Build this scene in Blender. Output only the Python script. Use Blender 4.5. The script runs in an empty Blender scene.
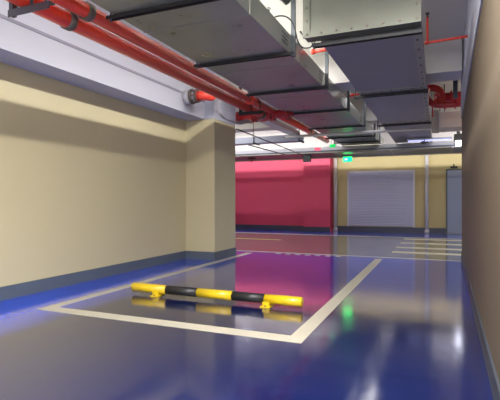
import bpy, bmesh, math, random
from mathutils import Vector, Matrix
random.seed(4)
S = bpy.context.scene
COL = S.collection
PI = math.pi

# ------------------------------------------------------------------ materials
def lin(c):
    return tuple(((v/255)/12.92 if v/255 <= 0.04045 else ((v/255+0.055)/1.055)**2.4) for v in c) + (1,)

def mat(name, rgb, rough=0.6, metal=0.0, var=0.06, scale=3.0, coat=0.0, bump=0.0, rvar=0.0, emit=None, es=0.0, spec=0.5):
    m = bpy.data.materials.new(name); m.use_nodes = True
    nt = m.node_tree; N = nt.nodes; L = nt.links
    b = N['Principled BSDF']
    b.inputs['Roughness'].default_value = rough
    b.inputs['Metallic'].default_value = metal
    b.inputs['Coat Weight'].default_value = coat
    b.inputs['Coat Roughness'].default_value = 0.08
    b.inputs['Specular IOR Level'].default_value = spec
    tc = N.new('ShaderNodeTexCoord')
    nz = N.new('ShaderNodeTexNoise'); nz.inputs['Scale'].default_value = scale; nz.inputs['Detail'].default_value = 5
    L.new(tc.outputs['Object'], nz.inputs['Vector'])
    mx = N.new('ShaderNodeMix'); mx.data_type = 'RGBA'
    c = lin(rgb)
    mx.inputs['A'].default_value = tuple(v*(1-var) for v in c[:3])+(1,)
    mx.inputs['B'].default_value = tuple(min(1, v*(1+var)) for v in c[:3])+(1,)
    L.new(nz.outputs['Fac'], mx.inputs['Factor'])
    L.new(mx.outputs['Result'], b.inputs['Base Color'])
    if rvar:
        mr = N.new('ShaderNodeMapRange')
        mr.inputs['To Min'].default_value = max(0, rough-rvar); mr.inputs['To Max'].default_value = rough+rvar
        mr.inputs['From Min'].default_value = 0.3; mr.inputs['From Max'].default_value = 0.7
        L.new(nz.outputs['Fac'], mr.inputs['Value']); L.new(mr.outputs['Result'], b.inputs['Roughness'])
    if bump:
        bp = N.new('ShaderNodeBump'); bp.inputs['Strength'].default_value = bump; bp.inputs['Distance'].default_value = 0.02
        n2 = N.new('ShaderNodeTexNoise'); n2.inputs['Scale'].default_value = scale*1.7; n2.inputs['Detail'].default_value = 3
        L.new(tc.outputs['Object'], n2.inputs['Vector'])
        L.new(n2.outputs['Fac'], bp.inputs['Height']); L.new(bp.outputs['Normal'], b.inputs['Normal'])
    if emit:
        b.inputs['Emission Color'].default_value = lin(emit); b.inputs['Emission Strength'].default_value = es
    return m

M = {}
M['cream'] = mat('cream_wall_paint', (204, 192, 150), 0.55, var=0.03, scale=1.2, bump=0.05)
M['cream_far'] = mat('beige_wall_paint', (196, 178, 122), 0.6, var=0.03, scale=1.2)
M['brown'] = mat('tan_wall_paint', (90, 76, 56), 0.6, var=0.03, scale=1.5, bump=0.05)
M['white'] = mat('white_ceiling_paint', (184, 186, 200), 0.7, var=0.03, scale=1.5)
M['ceil'] = mat('warm_white_ceiling_paint', (208, 203, 200), 0.7, var=0.03, scale=1.5)
M['groove'] = mat('grey_groove_paint', (135, 133, 150), 0.7)
M['red_wall'] = mat('crimson_wall_paint', (216, 54, 94), 0.5, var=0.03, scale=1.2)
M['skirt'] = mat('grey_baseboard_paint', (84, 94, 106), 0.4, var=0.12, scale=4)
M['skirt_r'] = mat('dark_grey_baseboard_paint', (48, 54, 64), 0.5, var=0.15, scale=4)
M['skirt_far'] = mat('navy_baseboard_paint', (48, 52, 78), 0.4, var=0.08)
M['line'] = mat('white_line_paint', (186, 180, 162), 0.35, var=0.12, scale=5)
M['yline'] = mat('yellow_line_paint', (205, 165, 70), 0.4)
M['red'] = mat('red_pipe_paint', (255, 66, 44), 0.33, var=0.07, scale=6, coat=0.3)
M['darkred'] = mat('dark_red_enamel', (190, 34, 34), 0.35, var=0.15, scale=12, coat=0.2)
M['coupling'] = mat('grey_iron', (110, 100, 92), 0.45, 0.6, var=0.25, scale=20)
M['galv'] = mat('galvanised_sheet', (152, 156, 148), 0.34, 0.65, var=0.4, scale=3.1, bump=0.05, rvar=0.08)
M['galv2'] = mat('galvanised_plate', (144, 140, 148), 0.45, 0.4, var=0.14, scale=2.0, bump=0.1, rvar=0.06)
M['galv3'] = mat('painted_sheet_metal', (110, 112, 100), 0.42, 0.45, var=0.18, scale=3.0, bump=0.08, rvar=0.05)
M['crossgalv'] = mat('dull_galvanised_sheet', (84, 88, 102), 0.35, 0.4, var=0.15, scale=2.5)
M['flange'] = mat('flange_steel', (160, 156, 150), 0.45, 0.4, var=0.2, scale=9)
M['dark'] = mat('dark_steel', (52, 52, 54), 0.5, 0.5, var=0.2, scale=9)
M['strut'] = mat('grey_strut_steel', (84, 90, 96), 0.5, 0.5, var=0.2, scale=9)
M['black'] = mat('black_rubber', (24, 25, 27), 0.45, var=0.1, scale=8)
M['yellow'] = mat('yellow_enamel', (222, 186, 10), 0.35, var=0.1, scale=14, coat=0.2)
M['cable'] = mat('grey_cable', (168, 166, 178), 0.5)
M['tray'] = mat('cable_tray_steel', (158, 164, 186), 0.5, 0.3, var=0.12, scale=4)
M['white_pipe'] = mat('white_plastic_pipe', (205, 203, 205), 0.4, var=0.04)
M['pink_box'] = mat('pale_sheet_box', (182, 172, 174), 0.55, 0.1, var=0.05)
M['door'] = mat('grey_door_paint', (140, 152, 180), 0.5, var=0.04)
M['frame'] = mat('pale_frame_paint', (205, 205, 215), 0.5)
M['lampw'] = mat('lamp_diffuser', (250, 250, 255), 0.4, emit=(250, 250, 255), es=5)
M['lampb'] = mat('cool_tube_diffuser', (215, 218, 255), 0.4, emit=(185, 190, 255), es=1.2)
M['lampspot'] = mat('spot_lens', (240, 240, 255), 0.3, emit=(235, 235, 255), es=14)
M['green'] = mat('green_sign_face', (0, 190, 90), 0.3, emit=(0, 255, 110), es=5)
M['green_dim'] = mat('green_reflection_glow', (0, 190, 90), 0.3, emit=(0, 255, 110), es=.8)
M['signwhite'] = mat('white_sign_mark', (240, 255, 245), 0.3, emit=(210, 255, 225), es=3.5)

def shutter_mat():
    m = mat('shutter_slats', (186, 186, 212), 0.45, 0.2, var=0.04)
    return m
M['shutter'] = shutter_mat()

def floor_mat():
    m = bpy.data.materials.new('epoxy_floor'); m.use_nodes = True
    nt = m.node_tree; N = nt.nodes; L = nt.links; b = N['Principled BSDF']
    geo = N.new('ShaderNodeNewGeometry'); sp = N.new('ShaderNodeSeparateXYZ'); L.new(geo.outputs['Position'], sp.inputs[0])
    def step(out, v, op):
        n = N.new('ShaderNodeMath'); n.operation = op; L.new(out, n.inputs[0]); n.inputs[1].default_value = v; return n.outputs[0]
    lo = step(sp.outputs['Y'], 8.2, 'GREATER_THAN'); hi = step(sp.outputs['Y'], 12.95, 'LESS_THAN')
    mu = N.new('ShaderNodeMath'); mu.operation = 'MULTIPLY'; L.new(lo, mu.inputs[0]); L.new(hi, mu.inputs[1])
    nz = N.new('ShaderNodeTexNoise'); nz.inputs['Scale'].default_value = 0.9; nz.inputs['Detail'].default_value = 6
    L.new(geo.outputs['Position'], nz.inputs['Vector'])
    blue = N.new('ShaderNodeMix'); blue.data_type = 'RGBA'; L.new(nz.outputs['Fac'], blue.inputs['Factor'])
    blue.inputs['A'].default_value = lin((0, 62, 225)); blue.inputs['B'].default_value = lin((0, 74, 240))
    mx = N.new('ShaderNodeMix'); mx.data_type = 'RGBA'; L.new(mu.outputs[0], mx.inputs['Factor'])
    # vivid blue along the left wall and far strip, navy elsewhere, darkest near the camera
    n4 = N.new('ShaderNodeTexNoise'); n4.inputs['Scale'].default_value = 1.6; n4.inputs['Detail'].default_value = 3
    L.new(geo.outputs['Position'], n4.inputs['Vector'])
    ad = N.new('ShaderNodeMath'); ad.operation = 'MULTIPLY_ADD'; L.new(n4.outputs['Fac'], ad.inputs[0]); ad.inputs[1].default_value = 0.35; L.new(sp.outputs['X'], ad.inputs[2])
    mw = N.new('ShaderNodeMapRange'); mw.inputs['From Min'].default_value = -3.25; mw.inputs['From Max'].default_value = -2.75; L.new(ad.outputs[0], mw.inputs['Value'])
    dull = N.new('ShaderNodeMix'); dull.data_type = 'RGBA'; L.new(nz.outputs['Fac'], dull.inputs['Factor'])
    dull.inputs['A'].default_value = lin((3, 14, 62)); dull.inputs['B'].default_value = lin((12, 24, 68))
    blue_mix = N.new('ShaderNodeMix'); blue_mix.data_type = 'RGBA'; 
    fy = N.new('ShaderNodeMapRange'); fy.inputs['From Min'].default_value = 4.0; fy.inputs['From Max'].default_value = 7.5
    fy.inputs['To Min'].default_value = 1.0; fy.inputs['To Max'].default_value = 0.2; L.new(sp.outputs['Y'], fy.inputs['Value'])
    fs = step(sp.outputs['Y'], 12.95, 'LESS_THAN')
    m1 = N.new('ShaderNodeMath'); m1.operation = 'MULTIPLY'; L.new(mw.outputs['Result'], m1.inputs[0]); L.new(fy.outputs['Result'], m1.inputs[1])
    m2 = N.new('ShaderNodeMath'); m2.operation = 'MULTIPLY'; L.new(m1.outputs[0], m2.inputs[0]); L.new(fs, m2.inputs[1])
    L.new(m2.outputs[0], blue_mix.inputs['Factor'])
    L.new(blue.outputs['Result'], blue_mix.inputs['A']); L.new(dull.outputs['Result'], blue_mix.inputs['B'])
    L.new(blue_mix.outputs['Result'], mx.inputs['A']); mx.inputs['B'].default_value = lin((118, 122, 128))
    L.new(mx.outputs['Result'], b.inputs['Base Color'])
    n2 = N.new('ShaderNodeTexNoise'); n2.inputs['Scale'].default_value = 2.2; n2.inputs['Detail'].default_value = 8; n2.inputs['Roughness'].default_value = 0.65
    L.new(geo.outputs['Position'], n2.inputs['Vector'])
    mr = N.new('ShaderNodeMapRange'); mr.inputs['From Min'].default_value = 0.3; mr.inputs['From Max'].default_value = 0.75
    mr.inputs['To Min'].default_value = 0.07; mr.inputs['To Max'].default_value = 0.19
    L.new(n2.outputs['Fac'], mr.inputs['Value']); L.new(mr.outputs['Result'], b.inputs['Roughness'])
    n3 = N.new('ShaderNodeTexNoise'); n3.inputs['Scale'].default_value = 3.5; n3.inputs['Detail'].default_value = 2
    L.new(geo.outputs['Position'], n3.inputs['Vector'])
    bp = N.new('ShaderNodeBump'); bp.inputs['Strength'].default_value = 0.10; bp.inputs['Distance'].default_value = 0.02
    L.new(n3.outputs['Fac'], bp.inputs['Height']); L.new(bp.outputs['Normal'], b.inputs['Normal'])
    b.inputs['Specular IOR Level'].default_value = 0.9
    b.inputs['Coat Weight'].default_value = 0.6; b.inputs['Coat Roughness'].default_value = 0.1
    return m
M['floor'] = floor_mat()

# ------------------------------------------------------------------ mesh helpers
def box(bm, x0, x1, y0, y1, z0, z1):
    vs = [bm.verts.new((x, y, z)) for x in (x0, x1) for y in (y0, y1) for z in (z0, z1)]
    for f in ((0,1,3,2),(4,6,7,5),(0,4,5,1),(2,3,7,6),(0,2,6,4),(1,5,7,3)):
        bm.faces.new([vs[i] for i in f])
    return vs

def tube(bm, pts, r, seg=16, cap=True):
    """sweep a circle along points (r number or list)"""
    pts = [Vector(p) for p in pts]; n = len(pts)
    rs = r if isinstance(r, (list, tuple)) else [r]*n
    rings = []; up = None
    for i, p in enumerate(pts):
        t = (pts[min(i+1, n-1)]-pts[max(i-1, 0)]).normalized()
        if up is None:
            up = Vector((0,0,1)) if abs(t.z) < 0.9 else Vector((1,0,0))
        a = t.cross(up)
        if a.length < 1e-4: a = t.cross(Vector((0,1,0)))
        a.normalize(); b = a.cross(t).normalized(); up = b
        rings.append([bm.verts.new(p + rs[i]*(math.cos(2*PI*k/seg)*a + math.sin(2*PI*k/seg)*b)) for k in range(seg)])
    for i in range(n-1):
        for k in range(seg):
            f = bm.faces.new((rings[i][k], rings[i][(k+1)%seg], rings[i+1][(k+1)%seg], rings[i+1][k])); f.smooth = True
    if cap:
        bm.faces.new(rings[0][::-1]); bm.faces.new(rings[-1])

def arc(c, r, a0, a1, plane='xz', n=8):
    out = []
    for i in range(n+1):
        a = a0+(a1-a0)*i/n; u, v = r*math.cos(a), r*math.sin(a)
        if plane == 'xz': out.append((c[0]+u, c[1], c[2]+v))
        elif plane == 'xy': out.append((c[0]+u, c[1]+v, c[2]))
        else: out.append((c[0], c[1]+u, c[2]+v))
    return out

def prism(bm, poly, y0, y1):
    """poly in XZ extruded along Y"""
    a = [bm.verts.new((x, y0, z)) for x, z in poly]; b = [bm.verts.new((x, y1, z)) for x, z in poly]
    n = len(poly)
    bm.faces.new(a); bm.faces.new(b[::-1])
    for i in range(n): bm.faces.new((a[i], b[i], b[(i+1)%n], a[(i+1)%n]))

def poly_slab(bm, pts, z0, z1):
    a = [bm.verts.new((x, y, z0)) for x, y in pts]; b = [bm.verts.new((x, y, z1)) for x, y in pts]
    n = len(pts)
    bm.faces.new(a[::-1]); bm.faces.new(b)
    for i in range(n): bm.faces.new((a[i], a[(i+1)%n], b[(i+1)%n], b[i]))

def obj(name, bm, m, parent=None, bevel=0.0, label=None):
    bmesh.ops.recalc_face_normals(bm, faces=bm.faces[:])
    me = bpy.data.meshes.new(name); bm.to_mesh(me); bm.free(); me.materials.append(M[m])
    o = bpy.data.objects.new(name, me); COL.objects.link(o)
    if bevel:
        md = o.modifiers.new('b', 'BEVEL'); md.width = bevel; md.segments = 2; md.limit_method = 'ANGLE'
    if parent:
        o.parent = parent; o.location = -Vector(parent.location)
    if label: o['label'] = label
    return o

def B(name, m, *boxes, parent=None, bevel=0.0, label=None):
    bm = bmesh.new()
    for b in boxes: box(bm, *b)
    return obj(name, bm, m, parent, bevel, label)

def T(name, m, pts, r, seg=16, parent=None, label=None):
    bm = bmesh.new(); tube(bm, pts, r, seg); return obj(name, bm, m, parent, 0, label)

def struct(o): o['kind'] = 'structure'; return o
def tag(o, label, cat, group=None):
    o['label'] = label; o['category'] = cat
    if group: o['group'] = group
    return o
def thing(name, label, cat, loc=(0,0,0), group=None):
    o = bpy.data.objects.new(name, None); COL.objects.link(o); o.location = loc; o.empty_display_size = 0.1
    return tag(o, label, cat, group)

# ------------------------------------------------------------------ the setting
CZ = 3.3
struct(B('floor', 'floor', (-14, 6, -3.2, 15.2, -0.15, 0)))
struct(B('ceiling', 'ceil', (-14, 6, -3.2, 15.2, CZ, CZ+0.15)))
struct(B('wall_left', 'cream', (-4.24, -4.04, -3, 7.55, 0, CZ)))
struct(B('wall_outer_left', 'cream_far', (-14, -13.8, 7.35, 14.9, 0, CZ)))
struct(B('wall_outer_right', 'cream_far', (5.8, 6, 8.2, 14.9, 0, CZ)))
struct(B('wall_side_passage_left', 'cream_far', (-13.8, -4.24, 7.35, 7.55, 0, CZ)))
# pillar, cream shaft
struct(B('wall_pillar', 'cream', (-4.04, -3.48, 6.7, 7.55, 0, 2.39), bevel=0.012))
struct(B('trim_pillar_cap', 'white', (-4.04, -3.48, 6.7, 7.55, 2.39, CZ)))
# beam above the left wall
struct(B('trim_beam_left', 'white', (-4.04, -3.67, -3, 6.7, 2.39, 2.672), (-4.04, -3.67, -3, 6.7, 2.70, CZ), (-4.04, -3.685, -3, 6.7, 2.672, 2.70)))
struct(B('trim_groove_left', 'groove', (-3.69, -3.663, -3, 6.7, 2.668, 2.70)))
# right wall (runs very slightly outward)
def wx(y): return 0.265+(y-2.5)*0.0156
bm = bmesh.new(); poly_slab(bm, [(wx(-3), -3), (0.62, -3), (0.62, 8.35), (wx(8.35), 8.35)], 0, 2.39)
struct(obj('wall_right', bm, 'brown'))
bm = bmesh.new(); poly_slab(bm, [(wx(-3)-0.012, -3), (0.62, -3), (0.62, 8.35), (wx(8.35)-0.012, 8.35)], 2.39, CZ)
struct(obj('trim_beam_right', bm, 'white'))
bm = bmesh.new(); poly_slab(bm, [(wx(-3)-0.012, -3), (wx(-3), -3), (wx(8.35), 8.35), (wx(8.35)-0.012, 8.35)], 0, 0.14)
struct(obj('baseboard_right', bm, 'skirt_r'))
struct(B('baseboard_left', 'skirt', (-4.04, -4.028, -3, 6.7, 0, 0.14)))
struct(B('baseboard_pillar', 'skirt', (-4.028, -3.468, 6.688, 6.70, 0, 0.14), (-3.48, -3.468, 6.70, 7.55, 0, 0.14)))
struct(B('wall_side_passage_right', 'cream_far', (0.62, 5.8, 8.2, 8.35, 0, CZ)))
# cross beams with a haunch at the pillar
bm = bmesh.new(); prism(bm, [(-3.48, 2.84), (-3.48, CZ), (0.3, CZ), (0.3, 2.84)], 6.95, 7.5)
struct(obj('trim_cross_beam_1', bm, 'ceil'))
struct(B('trim_cross_beam_2', 'ceil', (-13.8, 5.8, 10.6, 11.1, 2.86, CZ)))
struct(B('trim_cross_beam_3', 'ceil', (-6.6, -6.1, 7.55, 10.6, 2.8, CZ)))
# far walls
struct(B('wall_far_red', 'red_wall', (-14, -3.27, 14.9, 15.1, 0, CZ)))
struct(B('wall_far_red_pier', 'red_wall', (-4.17, -3.27, 14.45, 14.9, 0, 2.76)))
struct(B('wall_far_beige', 'cream_far', (-3.27, 5.8, 14.9, 15.1, 0, CZ)))
struct(B('trim_far_beam', 'ceil', (-13.8, 5.8, 14.35, 14.9, 2.76, CZ)))
struct(B('baseboard_far', 'skirt_far', (-13.8, -4.17, 14.885, 14.9, 0, 0.15), (-4.18, -3.27, 14.435, 14.45, 0, 0.15), (-3.27, 0.2, 14.885, 14.9, 0, 0.17)))

# ------------------------------------------------------------------ floor markings
def bay():
    bm = bmesh.new()
    z0, z1 = 0.0, 0.003
    xl0, xl1, xr0, xr1, y0, y1, y2 = -3.42, -3.30, -1.01, -0.89, 3.03, 3.17, 7.93
    poly_slab(bm, [(xl0, y0), (xl1, y1), (xl1, y2), (xl0, y2)], z0, z1)
    poly_slab(bm, [(xl0, y0), (xr1, y0), (xr0, y1), (xl1, y1)], z0, z1)
    poly_slab(bm, [(xr1, y0), (xr1, y2), (xr0, y2), (xr0, y1)], z0, z1)
    return obj('parking_bay_line', bm, 'line')
tag(bay(), 'cream white three sided parking bay outline painted on the glossy blue floor', 'marking')
tag(B('lane_edge_line', 'line', (-8, 3, 8.17, 8.25, 0, 0.003)), 'thin white line across the floor where the blue bays meet the grey lane', 'marking')
tag(B('lane_edge_line', 'line', (-12, 3, 12.86, 12.98, 0, 0.003)), 'far white lane line in front of the blue strip along the red wall', 'marking')
tag(B('yellow_lane_line', 'yline', (-9, -3.75, 10.85, 10.93, 0, 0.003)), 'short yellow line painted on the grey lane in front of the red wall', 'marking')
zl = ['nearest to the blue bay', 'second from the blue bay', 'third from the blue bay', 'farthest, next to the blue strip by the wall']
for i, y in enumerate((9.05, 10.0, 11.1, 12.3)):
    tag(B('crosswalk_stripe', 'line', (-0.84, 2.2, y-0.02, y+0.26, 0, 0.003)), 'white crosswalk stripe on the grey lane, ' + zl[i], 'marking', 'crosswalk stripes on the grey lane')
for i in range(7):
    x = -2.85+i*0.19
    tag(B('painted_dash', 'line', (x, x+0.09, 7.98, 8.07, 0, 0.003)), 'small pale painted dash in the row at the far end of the parking bay', 'marking', 'small dashes at the bay end')

# ------------------------------------------------------------------ wheel stop
ws = thing('wheel_stop', 'yellow and black striped tubular wheel stop standing in the parking bay', 'wheel stop', (-2.1, 3.97, 0))
bx = [-3.05, -2.62, -2.25, -1.86, -1.52, -1.155]
for i in range(5):
    y, r = 3.97, 0.045
    a, b = bx[i], bx[i+1]
    if i == 0: pts = [(a, y, .072), (a+.004, y, .072), (b, y, .072)]; rr = [r*.86, r, r]
    elif i == 4: pts = [(a, y, .072), (b-.004, y, .072), (b, y, .072)]; rr = [r, r, r*.86]
    else: pts = [(a, y, .072), (b, y, .072)]; rr = r if i % 2 == 0 else r*1.01
    T('yellow_band' if i % 2 == 0 else 'black_band', 'yellow' if i % 2 == 0 else 'black', pts, rr, 24, ws)
for x in (-2.74, -1.50):
    f = B('foot', 'yellow', (x-.035, x+.035, 3.93, 4.01, 0.008, 0.06), (x-.05, x+.05, 3.90, 4.04, 0, 0.009), parent=ws, bevel=0.003)
    T('bolt', 'coupling', [(x, 3.912, .009), (x, 3.912, .02)], 0.009, 6, ws)

# ------------------------------------------------------------------ left duct
DZ, DT = 2.6, 2.81
ld = thing('air_duct', 'long flat galvanised air duct on the left, beside the red pipes', 'duct', (-2.03, 3, DZ))
B('duct_body', 'galv', (-2.57, -1.49, -2.9, 13.6, DZ, DT), parent=ld)
HY = [1.55, 3.1, 4.6, 6.15, 7.78, 9.6, 11.2, 12.2]
for y in [0.3]+[h+0.42 for h in HY[1:6]]:
    B('seam', 'flange', (-2.576, -1.484, y-.004, y+.004, DZ-.005, DT+.005), parent=ld)
for y in HY:
    for k in range(3): B('louvre_slot', 'dark', (-1.492, -1.486, y-.24+k*.002, y-.05, DZ+.06+k*.045, DZ+.068+k*.045), parent=ld)
hl = ['first from the camera', 'second from the camera', 'third, beside the wire loop',
      'fourth from the camera', 'fifth from the camera', 'sixth from the camera', 'seventh, beyond the slim cross pipe', 'last one, just before the cross duct']
for i, y in enumerate(HY):
    h = thing('duct_hanger', 'dark rail and strut carrying the left duct, ' + hl[i], 'hanger', (-2.03, y, DZ-.045), 'hangers under the left air duct')
    bm = bmesh.new()
    box(bm, -2.65, -1.42, y-.028, y+.028, DZ-.008, DZ-.001); box(bm, -2.65, -1.42, y-.028, y-.022, DZ-.032, DZ-.008); box(bm, -2.65, -1.42, y+.022, y+.028, DZ-.032, DZ-.008)
    obj('rail', bm, 'dark', h)
    B('strut', 'strut', (-1.46, -1.415, y-.02, y+.02, DZ-.05, CZ), parent=h)
    T('threaded_rod', 'strut', [(-2.62, y, DZ-.05), (-2.62, y, CZ if not 6.9 < y < 7.55 else 2.83)], 0.008, 8, h)

# ------------------------------------------------------------------ right duct
rd = thing('air_duct', 'wide bolted sheet metal duct on the right with a tall upturned end plate', 'duct', (-0.65, 5, DZ))
X0, X1 = -1.10, -0.16
B('duct_body', 'galv2', (X0, X1, 4.46, 13.6, DZ, DT), parent=rd)
bm = bmesh.new(); prism(bm, [(-1.225, DZ+.01), (-1.225, CZ), (X1+.01, CZ), (X1+.01, DZ+.01)], 4.28, 4.42)
obj('upturned_box', bm, 'galv3', rd, label='pale greenish upright box end of the duct')
bm = bmesh.new()
# angle frames with bolts
box(bm, -1.235, -1.165, 4.266, 4.28, DZ+.005, CZ); box(bm, X1-.06, X1+.015, 4.266, 4.28, DZ+.005, CZ); box(bm, -1.165, X1-.06, 4.268, 4.28, DZ+.005, DZ+.075)
obj('end_flange', bm, 'galv3', rd)
bolt_meshes = {}
def bolt(parent, p, q, rr, m='coupling'):
    d = Vector(q)-Vector(p); key = (tuple(round(c, 4) for c in d), rr, m)
    if key not in bolt_meshes:
        b_ = bmesh.new(); tube(b_, [(0, 0, 0), tuple(d)], rr, 6); bmesh.ops.recalc_face_normals(b_, faces=b_.faces[:])
        me = bpy.data.meshes.new('bolt'); b_.to_mesh(me); b_.free(); me.materials.append(M[m]); bolt_meshes[key] = me
    o = bpy.data.objects.new('bolt', bolt_meshes[key]); COL.objects.link(o); o.parent = parent
    o.location = Vector(p)-Vector(parent.location)
def bolt_y(x, y, z): bolt(rd, (x, y, z), (x, y-.012, z), 0.013)
def bolt_z(x, y, z): bolt(rd, (x, y, z), (x, y, z-.012), 0.012)
for k in range(6): bolt_y(-1.20, 4.266, DZ+.04+k*.13); bolt_y(X1-.02, 4.266, DZ+.04+k*.13)
for k in range(1, 7): bolt_y(-1.20+k*.145, 4.268, DZ+.04)
for y in (6.82, 9.63):
    for k in range(7): bolt_z(X0+.06+k*.137, y-.13, DZ-.008); bolt_z(X0+.06+k*.137, y+.17, DZ-.008)
yy = 4.7
while yy < 11.8:
    bolt_z(X1-.035, yy, DZ-.008); yy += .3
bm = bmesh.new()
box(bm, X1-.07, X1+.004, 4.46, 13.6, DZ-.008, DZ)
for y in (6.82, 9.63):
    box(bm, X0, X1-.07, y-.17, y-.02, DZ-.008, DZ)
    box(bm, X0, X1-.07, y+.12, y+.22, DZ-.008, DZ)
obj('bottom_flange', bm, 'flange', rd)
rl = ['nearest, under the upturned box', 'in the middle, by the pink underside', 'farthest, before the cross tray']
for i, y in enumerate((4.43, 6.87, 9.68)):
    h = thing('duct_hanger', 'dark steel rail carrying the right duct, ' + rl[i], 'hanger', (-.63, y, DZ-.05), 'hangers under the right air duct')
    bm = bmesh.new()
    box(bm, -1.18, X1+.02, y-.03, y+.03, DZ-.016, DZ-.009); box(bm, -1.18, X1+.02, y-.03, y-.022, DZ-.045, DZ-.016); box(bm, -1.18, X1+.02, y+.022, y+.03, DZ-.045, DZ-.016)
    obj('rail', bm, 'dark', h)
    T('threaded_rod', 'strut', [(-1.16, y, DZ-.06), (-1.16, y, CZ if not 6.9 < y < 7.5 else 2.85)], 0.009, 8, h)
# corner gusset between the ducts
tag(B('gusset_plate', 'white_pipe', (-1.1, -.98, 6.9, 6.92, 2.84, 2.85)), 'small pale plate at the duct corner', 'plate') if False else None

# far cross duct
cd = thing('cross_duct', 'grey flat duct running across in front of the far walls', 'duct', (-3, 12.9, 2.38))
B('duct_body', 'crossgalv', (-11, 3.2, 12.35, 13.5, 2.34, 2.42), parent=cd)
bm = bmesh.new()
for k in range(9): box(bm, -10.2+k*1.5, -10.16+k*1.5, 12.34, 13.51, 2.335, 2.36)
box(bm, -11, 3.2, 13.5, 13.53, 2.30, 2.42); box(bm, -11, 3.2, 12.32, 12.35, 2.35, 2.37)
obj('flange_strip', bm, 'flange', cd)

# ------------------------------------------------------------------ red fire pipes
p1 = thing('fire_pipe', 'thick glossy red main pipe, the lower one nearest the left wall', 'pipe', (-2.95, 3, 2.56))
T('pipe', 'red', [(-2.95, -2.9, 2.56), (-2.95, 7.45, 2.56)], 0.07, 28, p1)
for y in (2.95, 6.95):
    T('coupling', 'red' if y > 5 else 'coupling', [(-2.95, y-.035, 2.56), (-2.95, y-.03, 2.56), (-2.95, y+.03, 2.56), (-2.95, y+.035, 2.56)], [.07, .083, .083, .07], 24, p1)
    B('coupling_bolt', 'coupling', (-3.05, -2.85, y-.018, y+.018, 2.63, 2.655), parent=p1)
T('end_coupling', 'coupling', [(-2.95, 7.43, 2.56), (-2.95, 7.55, 2.56)], 0.08, 24, p1)
p2 = thing('fire_pipe', 'red pipe running between the main red pipe and the left duct', 'pipe', (-2.77, 3, 2.64))
T('pipe', 'red', [(-2.79, -2.9, 2.63), (-2.79, 7.55, 2.63)], 0.062, 24, p2)
for y in (3.0, 6.6):
    T('coupling', 'red' if y > 5 else 'coupling', [(-2.79, y-.035, 2.63), (-2.79, y-.03, 2.63), (-2.79, y+.03, 2.63), (-2.79, y+.035, 2.63)], [.066, .078, .078, .066], 24, p2)
p3 = thing('fire_pipe', 'short far length of red pipe beyond the valve, above the trays', 'pipe', (-2.77, 9, 2.62))
T('pipe', 'red', [(-2.77, 7.95, 2.62), (-2.77, 11.9, 2.62)], 0.066, 24, p3)
T('coupling', 'white_pipe', [(-2.77, 10.4, 2.62), (-2.77, 10.7, 2.62)], 0.072, 24, p3)

# valve across
v = thing('valve_assembly', 'dark red crosswise pipe with flanges and bolts at the pillar top', 'valve', (-3.05, 7.75, 2.6))
vz, vy = 2.58, 7.72
T('pipe', 'darkred', [(-3.62, vy, vz), (-2.42, vy, vz+.02)], 0.07, 20, v)
T('valve_body', 'darkred', [(-3.14, vy, vz), (-3.08, vy, vz), (-2.99, vy, vz), (-2.9, vy, vz), (-2.84, vy, vz)], [.075, .1, .12, .1, .075], 20, v)
for x in (-3.5, -3.2, -3.14, -2.84, -2.78, -2.5):
    T('flange', 'darkred', [(x-.014, vy, vz), (x+.014, vy, vz)], 0.112, 20, v)
for x in (-3.17, -2.81, -3.5, -2.5):
    for k in range(6):
        a = k*PI/3+.3; bolt(v, (x-.045, vy+.092*math.cos(a), vz+.092*math.sin(a)), (x+.045, vy+.092*math.cos(a), vz+.092*math.sin(a)), .011)

# wall branch with flange
w = thing('wall_branch_pipe', 'red elbow branch entering the white beam through a grey flanged sleeve', 'pipe', (-3.6, 6.08, 2.63))
T('sleeve', 'white_pipe', [(-3.667, 6.08, 2.63), (-3.54, 6.08, 2.63)], 0.105, 28, w)
T('flange', 'coupling', [(-3.56, 6.08, 2.63), (-3.53, 6.08, 2.63)], 0.12, 28, w)
T('collar', 'white_pipe', [(-3.53, 6.08, 2.63), (-3.47, 6.08, 2.63)], 0.08, 24, w)
T('flange', 'coupling', [(-3.47, 6.08, 2.63), (-3.445, 6.08, 2.63)], 0.105, 24, w)
T('elbow', 'red', [(-3.445, 6.08, 2.63), (-3.38, 6.08, 2.63)]+arc((-3.38, 6.19, 2.63), .11, -PI/2, 0, 'xy')[1:]+[(-3.27, 6.23, 2.68), (-3.22, 6.25, 2.76)], 0.075, 20, w)
for k in range(8):
    a = k*PI/4; bolt(w, (-3.55, 6.08+.098*math.cos(a), 2.63+.098*math.sin(a)), (-3.44, 6.08+.098*math.cos(a), 2.63+.098*math.sin(a)), .01)

# pipe brackets
def bracket(y, label, m):
    h = thing('pipe_bracket', label, 'bracket', (-2.9, y, 2.49))
    B('angle_bar', m, (-3.09, -2.66, y-.03, y+.03, 2.476, 2.486), (-3.09, -2.66, y-.03, y-.022, 2.43, 2.478), parent=h)
    B('post', m, (-3.09, -3.05, y-.02, y+.02, 2.44, CZ if not 6.9 < y < 7.5 else 2.84), parent=h)
    bm = bmesh.new()
    for (x, z, r) in ((-2.95, 2.56, .074), (-2.79, 2.63, .07)):
        tube(bm, [(x+r*math.cos(a), y, z+r*math.sin(a)) for a in [k*PI/10 for k in range(11)]], .007, 6)
        tube(bm, [(x-r, y, z), (x-r, y, 2.486)], .007, 6); tube(bm, [(x+r, y, z), (x+r, y, 2.486)], .007, 6)
    obj('u_clamp', bm, m, h)
bracket(2.5, 'greenish steel angle bracket under the red pipes at the top left corner', 'strut')
bracket(6.86, 'black steel bracket under the red pipes beside the pillar top', 'black')

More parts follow.
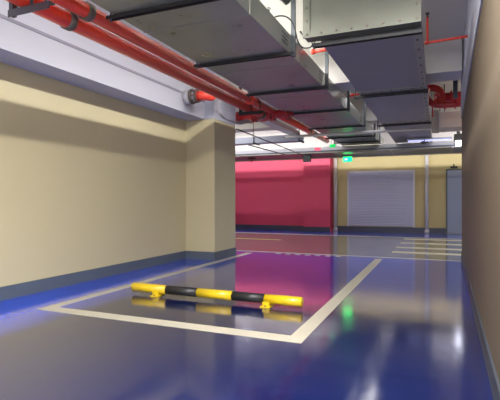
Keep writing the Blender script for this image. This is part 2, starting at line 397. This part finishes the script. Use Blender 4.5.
# grey cables over the pillar
for i in range(5):
    dx = i*.018
    pts = [(-3.40+dx, 6.62, 2.83), (-3.42+dx*1.3, 6.60, 2.66), (-3.39+dx, 6.60, 2.50), (-3.32+dx, 6.62, 2.40-i*.008), (-3.22+dx, 6.66, 2.345-i*.010), (-3.10+dx*.5, 6.8, 2.33-i*.012), (-3.08+dx*.4, 7.1, 2.40-i*.012), (-3.20+dx*.5, 7.6, 2.47-i*.01)]
    cu = []
    for k in range(len(pts)-1):
        p0 = Vector(pts[max(k-1,0)]); p1_ = Vector(pts[k]); p2_ = Vector(pts[k+1]); p3_ = Vector(pts[min(k+2,len(pts)-1)])
        for s in range(6):
            t = s/6; cu.append(.5*((2*p1_)+(-p0+p2_)*t+(2*p0-5*p1_+4*p2_-p3_)*t*t+(-p0+3*p1_-3*p2_+p3_)*t**3))
    cu.append(Vector(pts[-1]))
    tag(T('grey_cable', 'cable', cu, .0085, 8), 'grey cable in the drooping bundle over the pillar top', 'cable', 'grey cables drooping over the pillar')

# white trunking and small conduits beyond the pillar
tag(B('white_trunking', 'white_pipe', (-3.28, -3.06, 7.95, 10.3, 2.56, 2.66), bevel=.004), 'white trunking running into the distance behind the pillar top', 'trunking')
tag(T('thin_conduit', 'dark', [(-3.62, 7.9, 2.40), (-3.62, 12.3, 2.33)], .014, 8), 'thin dark conduit slanting beside the white trunking', 'conduit')
tag(T('thin_conduit', 'dark', [(-4.5, 10.55, 2.44), (-4.1, 12.3, 2.34)], .016, 8), 'short dark conduit above the red wall, left one', 'conduit')

# cable trays
ct = thing('cable_tray', 'pale blue grey cable tray crossing in front of the red wall top', 'cable tray', (-3, 10.4, 2.48))
B('tray_body', 'tray', (-9, -3.02, 10.20, 10.50, 2.43, 2.436), (-9, -3.02, 10.19, 10.20, 2.43, 2.58), (-9, -3.02, 10.50, 10.51, 2.43, 2.58), parent=ct)
for x in (-7, -5.1, -4.2, -3.04):
    T('hanger_rod', 'dark', [(x, 10.17, 2.42), (x, 10.17, CZ)], .009, 8, ct)
    B('support_bar', 'dark', (x-.02, x+.02, 10.15, 10.55, 2.41, 2.44), parent=ct)
cp = thing('cross_pipe', 'slim pale pipe crossing just under both ducts', 'pipe', (-1, 9.95, 2.5))
T('pipe', 'white_pipe', [(-3.3, 9.95, 2.50), (.9, 9.95, 2.50)], .03, 12, cp)
for x in (-2.68, -1.22, .02): T('hanger_rod', 'dark', [(x, 9.95, 2.47), (x, 9.95, CZ)], .008, 8, cp)

# branch pipes between ducts
for i, (y, lab) in enumerate(((5.5, 'short red pipe between the two ducts, nearer one'), (8.05, 'short red pipe between the two ducts, farther one'))):
    t = thing('sprinkler_branch', lab, 'pipe', (-1.3, y, 2.9))
    T('pipe', 'red', [(-1.485, y, 2.88), (-1.06, y, 2.90)], .024, 12, t)
    T('elbow', 'red', [(-1.48, y, 2.88), (-1.44, y, 2.88)], .036, 12, t)
sp = thing('sprinkler_pipe', 'thin red L shaped sprinkler pipe right of the upturned duct box', 'pipe', (-.12, 5.5, 2.81))
T('pipe', 'red', [(-.145, 5.5, 2.81), (.295, 5.5, 2.825)], .014, 12, sp)
T('riser', 'red', [(-.12, 5.5, 2.80), (-.12, 5.5, 3.1)], .014, 12, sp)
T('sprinkler_head', 'dark', [(-.12, 5.5, 3.1), (-.12, 5.5, 3.13), (-.12, 5.5, 3.135), (-.12, 5.5, 3.15)], [.012, .008, .022, .022], 12, sp)
T('joint', 'red', [(-.15, 5.5, 2.81), (-.1, 5.5, 2.81)], .021, 12, sp)

# right red cluster
rc = thing('valve_pipework', 'looped dark red pipework with flanges behind the cross beam on the right', 'pipe', (.1, 8.6, 2.8))
y = 8.62
T('pipe', 'darkred', [(-.35, y, 3.02), (-.12, y, 3.02)]+arc((-.12, y, 2.85), .17, PI/2, 0, 'xz')[1:]+[(.05, y, 2.80)], .062, 20, rc)
T('loop_pipe', 'darkred', [(-.2, y-.16, 2.98)]+arc((.02, y-.16, 2.90), .23, PI*.9, PI*1.5, 'xz')+[(.2, y-.16, 2.665), (.75, y-.16, 2.68)], .055, 20, rc)
T('pipe', 'darkred', [(-.08, y+.1, 2.84), (.75, y+.1, 2.84)], .095, 20, rc)
for x in (-.02, .06, .2): T('flange', 'darkred', [(x-.014, y+.1, 2.84), (x+.014, y+.1, 2.84)], .125, 20, rc)
for x in (.1, .26): T('flange', 'darkred', [(x-.014, y-.16, 2.665), (x+.014, y-.16, 2.665)], .08, 20, rc)
T('drop_pipe', 'darkred', [(-.1, y-.1, 2.74), (-.1, y-.1, 2.48)], .012, 10, rc)
tag(B('hanger_post', 'strut', (.22, .29, 8.22, 8.26, 2.72, CZ)), 'grey steel post hanging in front of the looped red pipework', 'hanger')
hb = thing('pale_duct_box', 'pale pinkish square duct box below the looped red pipework', 'duct', (.3, 9.5, 2.42))
B('box_body', 'pink_box', (-.0, .9, 9.3, 9.9, 2.40, 2.70), parent=hb, bevel=.006)
B('collar', 'flange', (-.13, -.0, 9.34, 9.86, 2.38, 2.76), parent=hb, bevel=.004)
for x in (.1, .8): T('hanger_rod', 'dark', [(x, 9.6, 2.7), (x, 9.6, CZ)], .008, 8, hb)
for i, x in enumerate((-.125, -.06)):
    tag(T('white_drop_pipe', 'white_pipe', [(x, 10.02, 2.46), (x, 10.02, CZ)], .028, 12), 'white vertical pipe beside the pale duct box, ' + ('left one' if i == 0 else 'right one'), 'pipe')

# lamp and tube right far
sl = thing('square_lamp', 'small black lamp with a square lit lens hanging beside the right wall edge', 'lamp', (.43, 12.1, 2.4))
B('housing', 'black', (.36, .52, 12.02, 12.18, 2.48, 2.64), (.34, .36, 12.05, 12.15, 2.34, 2.64), (.40, .48, 12.08, 12.12, 2.64, CZ), parent=sl, bevel=.004)
B('lens', 'lampspot', (.38, .50, 12.0, 12.14, 2.36, 2.47), parent=sl)
tl = thing('tube_light', 'bluish lit tube light in front of the far cross duct', 'lamp', (-.2, 12.0, 2.5))
B('housing', 'tray', (-.75, .3, 11.95, 12.05, 2.53, 2.57), parent=tl)
T('tube', 'lampb', [(-.72, 12.0, 2.51), (.27, 12.0, 2.51)], .02, 12, tl)
sc = thing('security_camera', 'small dark camera hanging below the far cross duct on the right', 'camera', (-.33, 12.0, 2.4))
T('body', 'black', [(-.36, 11.75, 2.44), (-.33, 12.0, 2.46)], .035, 12, sc)
T('mount', 'black', [(-.33, 11.98, 2.46), (-.33, 11.98, 2.56)], .012, 8, sc)
T('sunshield', 'dark', [(-.24, 12.0, 2.47), (-.42, 12.0, 2.47)], .02, 8, sc)

fl = thing('round_lamp', 'small bright round lamp under the ceiling above the red wall', 'lamp', (-5.5, 12.8, 3.2))
T('housing', 'frame', [(-5.5, 12.8, 3.21), (-5.5, 12.8, CZ)], .16, 20, fl)
T('lens', 'lampspot', [(-5.5, 12.8, 3.17), (-5.5, 12.8, 3.18), (-5.5, 12.8, 3.21)], [.1, .14, .15], 20, fl)

# exit sign
es = thing('exit_sign', 'small lit green exit sign hanging below the far cross duct', 'sign', (-2.42, 13.0, 2.2))
B('housing', 'frame', (-2.56, -2.30, 13.0, 13.03, 2.13, 2.28), parent=es)
B('face', 'green', (-2.55, -2.31, 12.99, 13.0, 2.14, 2.27), parent=es)
bm = bmesh.new(); prism(bm, [(-2.51, 2.205), (-2.47, 2.235), (-2.47, 2.215), (-2.43, 2.215), (-2.43, 2.195), (-2.47, 2.195), (-2.47, 2.175)], 12.985, 12.99)
obj('arrow', bm, 'signwhite', es)
for x in (-2.53, -2.33): T('rod', 'dark', [(x, 13.015, 2.28), (x, 13.015, 2.36)], .006, 6, es)

e2 = thing('exit_sign', 'small green panel standing in for the exit sign reflection, hanging under the left duct', 'sign', (-2.48, 11.3, 2.4))  # added glowing panel, imitates the green reflection on the duct underside
B('housing', 'frame', (-2.57, -2.41, 11.3, 11.32, 2.36, 2.45), parent=e2)
B('face', 'green_dim', (-2.56, -2.42, 11.29, 11.3, 2.37, 2.44), parent=e2)
for x in (-2.53, -2.45): T('rod', 'dark', [(x, 11.31, 2.45), (x, 11.31, DZ)], .006, 6, e2)

# pendant + box at left far
ps = thing('pendant_sprinkler', 'dark round plate with a small red drop above the red wall', 'sprinkler', (-5.2, 12.6, 2.3))
T('plate', 'black', [(-5.27, 12.6, 2.28), (-5.27, 12.6, 2.31), (-5.27, 12.6, 2.337)], [.14, .13, .03], 20, ps)
T('drop', 'darkred', [(-5.27, 12.6, 2.28), (-5.27, 12.6, 2.2), (-5.27, 12.6, 2.19)], [.02, .02, .035], 10, ps)
tag(B('junction_box', 'strut', (-3.62, -3.40, 12.5, 12.62, 2.13, 2.338), bevel=.004), 'grey box hanging below the far cross duct above the red pier', 'box')

# wire loop between ducts
cu = [Vector((-1.52+.02*math.sin(t*2), 4.35+.25*math.sin(t), 2.95-.27*t/PI*1.3+.10*math.sin(t*1.5))) for t in [k*PI/16 for k in range(17)]]
cu = [Vector((-1.60,4.3,2.83)), Vector((-1.55,4.35,2.90)), Vector((-1.48,4.45,2.93)), Vector((-1.42,4.5,2.88)), Vector((-1.39,4.52,2.78)), Vector((-1.37,4.55,2.68)), Vector((-1.33,4.6,2.63)), Vector((-1.28,4.7,2.66)), Vector((-1.27,4.75,2.72)), Vector((-1.33,4.72,2.77)), Vector((-1.38,4.65,2.83))]
cu2 = []
for k in range(len(cu)-1):
    p0, a, b, p3_ = cu[max(k-1,0)], cu[k], cu[k+1], cu[min(k+2,len(cu)-1)]
    for s in range(5):
        t = s/5; cu2.append(.5*((2*a)+(-p0+b)*t+(2*p0-5*a+4*b-p3_)*t*t+(-p0+3*a-3*b+p3_)*t**3))
cu2.append(cu[-1])
tag(T('wire_loop', 'dark', cu2, .008, 8), 'dark looped wire beside the grey strut between the two ducts', 'wire')
tag(T('flexible_conduit', 'galv3', [(-1.72, 3.3, 3.2), (-1.55, 3.6, 3.08), (-1.42, 3.9, 2.98), (-1.34, 4.1, 2.93)], .05, 14), 'pale round conduit left of the upturned duct box', 'conduit')
sd = thing('smoke_detector', 'round white detector on the ceiling between the ducts', 'detector', (-1.9, 4.9, CZ))
T('base', 'white_pipe', [(-1.9, 5.0, CZ), (-1.9, 5.0, CZ-.02)], .055, 20, sd)
T('head', 'flange', [(-1.9, 5.0, CZ-.02), (-1.9, 5.0, CZ-.05)], [.045, .03], 20, sd)

# ------------------------------------------------------------------ far wall things
sh = thing('roller_shutter', 'grey slatted roller shutter door in the beige far wall', 'shutter', (-1.73, 14.9, 0.17))
bm = bmesh.new()
n = 34; z0, z1 = 0.19, 1.92; dz = (z1-z0)/n
prof = []
for i in range(n):
    a = z0+i*dz
    prof += [(14.868, a), (14.855, a+dz*.25), (14.855, a+dz*.7), (14.868, a+dz*.92)]
prof.append((14.868, z1))
L_ = [bm.verts.new((-2.73, p[0], p[1])) for p in prof]; R_ = [bm.verts.new((-.75, p[0], p[1])) for p in prof]
for i in range(len(prof)-1): bm.faces.new((L_[i], R_[i], R_[i+1], L_[i+1]))
obj('slat_curtain', bm, 'shutter', sh)
B('frame', 'frame', (-2.79, -2.73, 14.85, 14.9, .17, 1.98), (-.75, -.69, 14.85, 14.9, .17, 1.98), (-2.79, -.69, 14.85, 14.9, 1.92, 1.98), parent=sh)
dr = thing('service_door', 'plain grey blue metal door at the right end of the far wall', 'door', (.7, 14.9, 0))
B('leaf', 'door', (.24, 1.16, 14.86, 14.89, 0.01, 1.93), parent=dr, bevel=.003)
B('frame', 'strut', (.2, .24, 14.85, 14.9, 0, 1.97), (1.16, 1.2, 14.85, 14.9, 0, 1.97), (.2, 1.2, 14.85, 14.9, 1.93, 1.97), parent=dr)
T('handle', 'frame', [(1.07, 14.86, .95), (1.07, 14.82, .95), (.97, 14.82, .95)], .01, 8, dr)
cb = thing('door_closer', 'small dark fitting above the grey door', 'fitting', (.42, 14.85, 2.0))
B('body', 'dark', (.32, .52, 14.82, 14.9, 1.99, 2.05), parent=cb, bevel=.004)
T('arm', 'dark', [(.42, 14.85, 2.05), (.42, 14.85, 2.12)], .02, 8, cb)
for x, yy_, lab in ((-3.17, 14.8, 'white vertical pipe between the red pier and the shutter'), (-.34, 14.8, 'white vertical pipe between the shutter and the grey door')):
    t = thing('drain_pipe', lab, 'pipe', (x, yy_, 0))
    T('pipe', 'white_pipe', [(x, yy_, .06), (x, yy_, 2.76)], .055, 20, t)
    T('foot_collar', 'white_pipe', [(x, yy_, 0), (x, yy_, .1), (x, yy_, .12)], [.075, .075, .056], 20, t)
    for z in (.9, 1.95): 
        bm = bmesh.new(); tube(bm, [(x, yy_, z), (x, yy_, z+.03)], .062, 20); box(bm, x-.02, x+.02, yy_, 14.9, z, z+.03)
        obj('wall_clip', bm, 'frame', t)

# ------------------------------------------------------------------ lights
def area(name, loc, sx, sy, power, color=(1, .97, .92), rot=(0, 0, 0)):
    l = bpy.data.lights.new(name, 'AREA'); l.shape = 'RECTANGLE'; l.size = sx; l.size_y = sy; l.energy = power; l.color = color
    o = bpy.data.objects.new(name, l); COL.objects.link(o); o.location = loc; o.rotation_euler = rot; return o
def batten(x0, x1, y0, y1, z, label, power, color=(1, .97, .92), face='lampw'):
    t = thing('batten_light', label, 'lamp', ((x0+x1)/2, (y0+y1)/2, z))
    B('housing', 'frame', (x0, x1, y0, y1, z+.02, z+.06), parent=t)
    B('diffuser', face, (x0+.01, x1-.01, y0+.01, y1-.01, z, z+.02), parent=t)
    for px in (.25, .75):
        xx, yy2 = x0+(x1-x0)*px, y0+(y1-y0)*px
        T('rod', 'dark', [(xx, yy2, z+.06), (xx, yy2, CZ)], .006, 6, t)
    area('lamp', ((x0+x1)/2, (y0+y1)/2, z-.01), abs(x1-x0), abs(y1-y0), power, color)
batten(-2.04, -1.96, -2.0, 2.2, 3.19, 'long batten light above the left duct, near length', 130)
batten(-2.04, -1.96, 2.5, 6.6, 3.19, 'long batten light above the left duct, far length', 130)
batten(-.34, -.26, -1.6, 2.2, 3.05, 'batten light hung over the open space right of the left duct', 520)
batten(-10, -4.2, 11.75, 11.83, 3.15, 'batten light behind the far beam, over the red wall', 90)
batten(-3.9, 2.5, 11.75, 11.83, 3.15, 'batten light behind the far beam, over the shutter', 70)
batten(-9.5, -4.5, 9.2, 9.3, 3.17, 'added fill batten over the grey lane left of the pillar', 170)  # added fill, lifts the lane and the lower red wall
batten(.9, 3.6, 9.2, 9.3, 3.17, 'added fill batten over the grey lane right of the wall', 80)  # added fill for the right end of the lane
for x0_, x1_, lab, pw in ((-10.5, -3.4, 'slim strip light lying above the cross duct, washing the red wall', 95), (-3.2, 3.0, 'slim strip light lying above the cross duct, washing the beige wall', 75)):
    t = thing('strip_light', lab, 'lamp', ((x0_+x1_)/2, 12.98, 2.43))
    B('channel', 'frame', (x0_, x1_, 12.93, 12.96, 2.42, 2.585), parent=t)
    B('diffuser', 'lampb', (x0_, x1_, 12.96, 12.975, 2.53, 2.58), parent=t)
    area('lamp', ((x0_+x1_)/2, 12.99, 2.555), x1_-x0_, .04, pw, (1, .97, .92), (math.radians(85), 0, 0))
batten(-1.36, -1.20, 7.9, 10.2, 3.19, 'added batten brightening the gap between the two ducts, beyond the first beam', 8, face='lampb')  # lamp added only to lighten the duct gap and the beams
area('fill_behind_camera', (-1.9, -3.1, 1.7), 4.2, 2.8, 40, (.93, .96, 1), (PI/2, 0, 0))  # added soft fill shining forward from behind the camera
wd = bpy.data.worlds.new('World'); S.world = wd; wd.use_nodes = True
wd.node_tree.nodes['Background'].inputs[0].default_value = (.7, .75, .9, 1)
wd.node_tree.nodes['Background'].inputs[1].default_value = 0.5

# ------------------------------------------------------------------ camera
cd_ = bpy.data.cameras.new('Camera'); cam = bpy.data.objects.new('Camera', cd_); COL.objects.link(cam)
cam.location = (0, 0, 1); cam.rotation_euler = (PI/2, 0, math.radians(22.9))
cd_.sensor_width = 36; cd_.lens = 447/500*36; cd_.shift_y = 0.002; cd_.clip_start = 0.05
S.camera = cam
S.view_settings.view_transform = 'Standard'
S.view_settings.look = 'None'
S.view_settings.exposure = 0.0
S.view_settings.gamma = 1.12
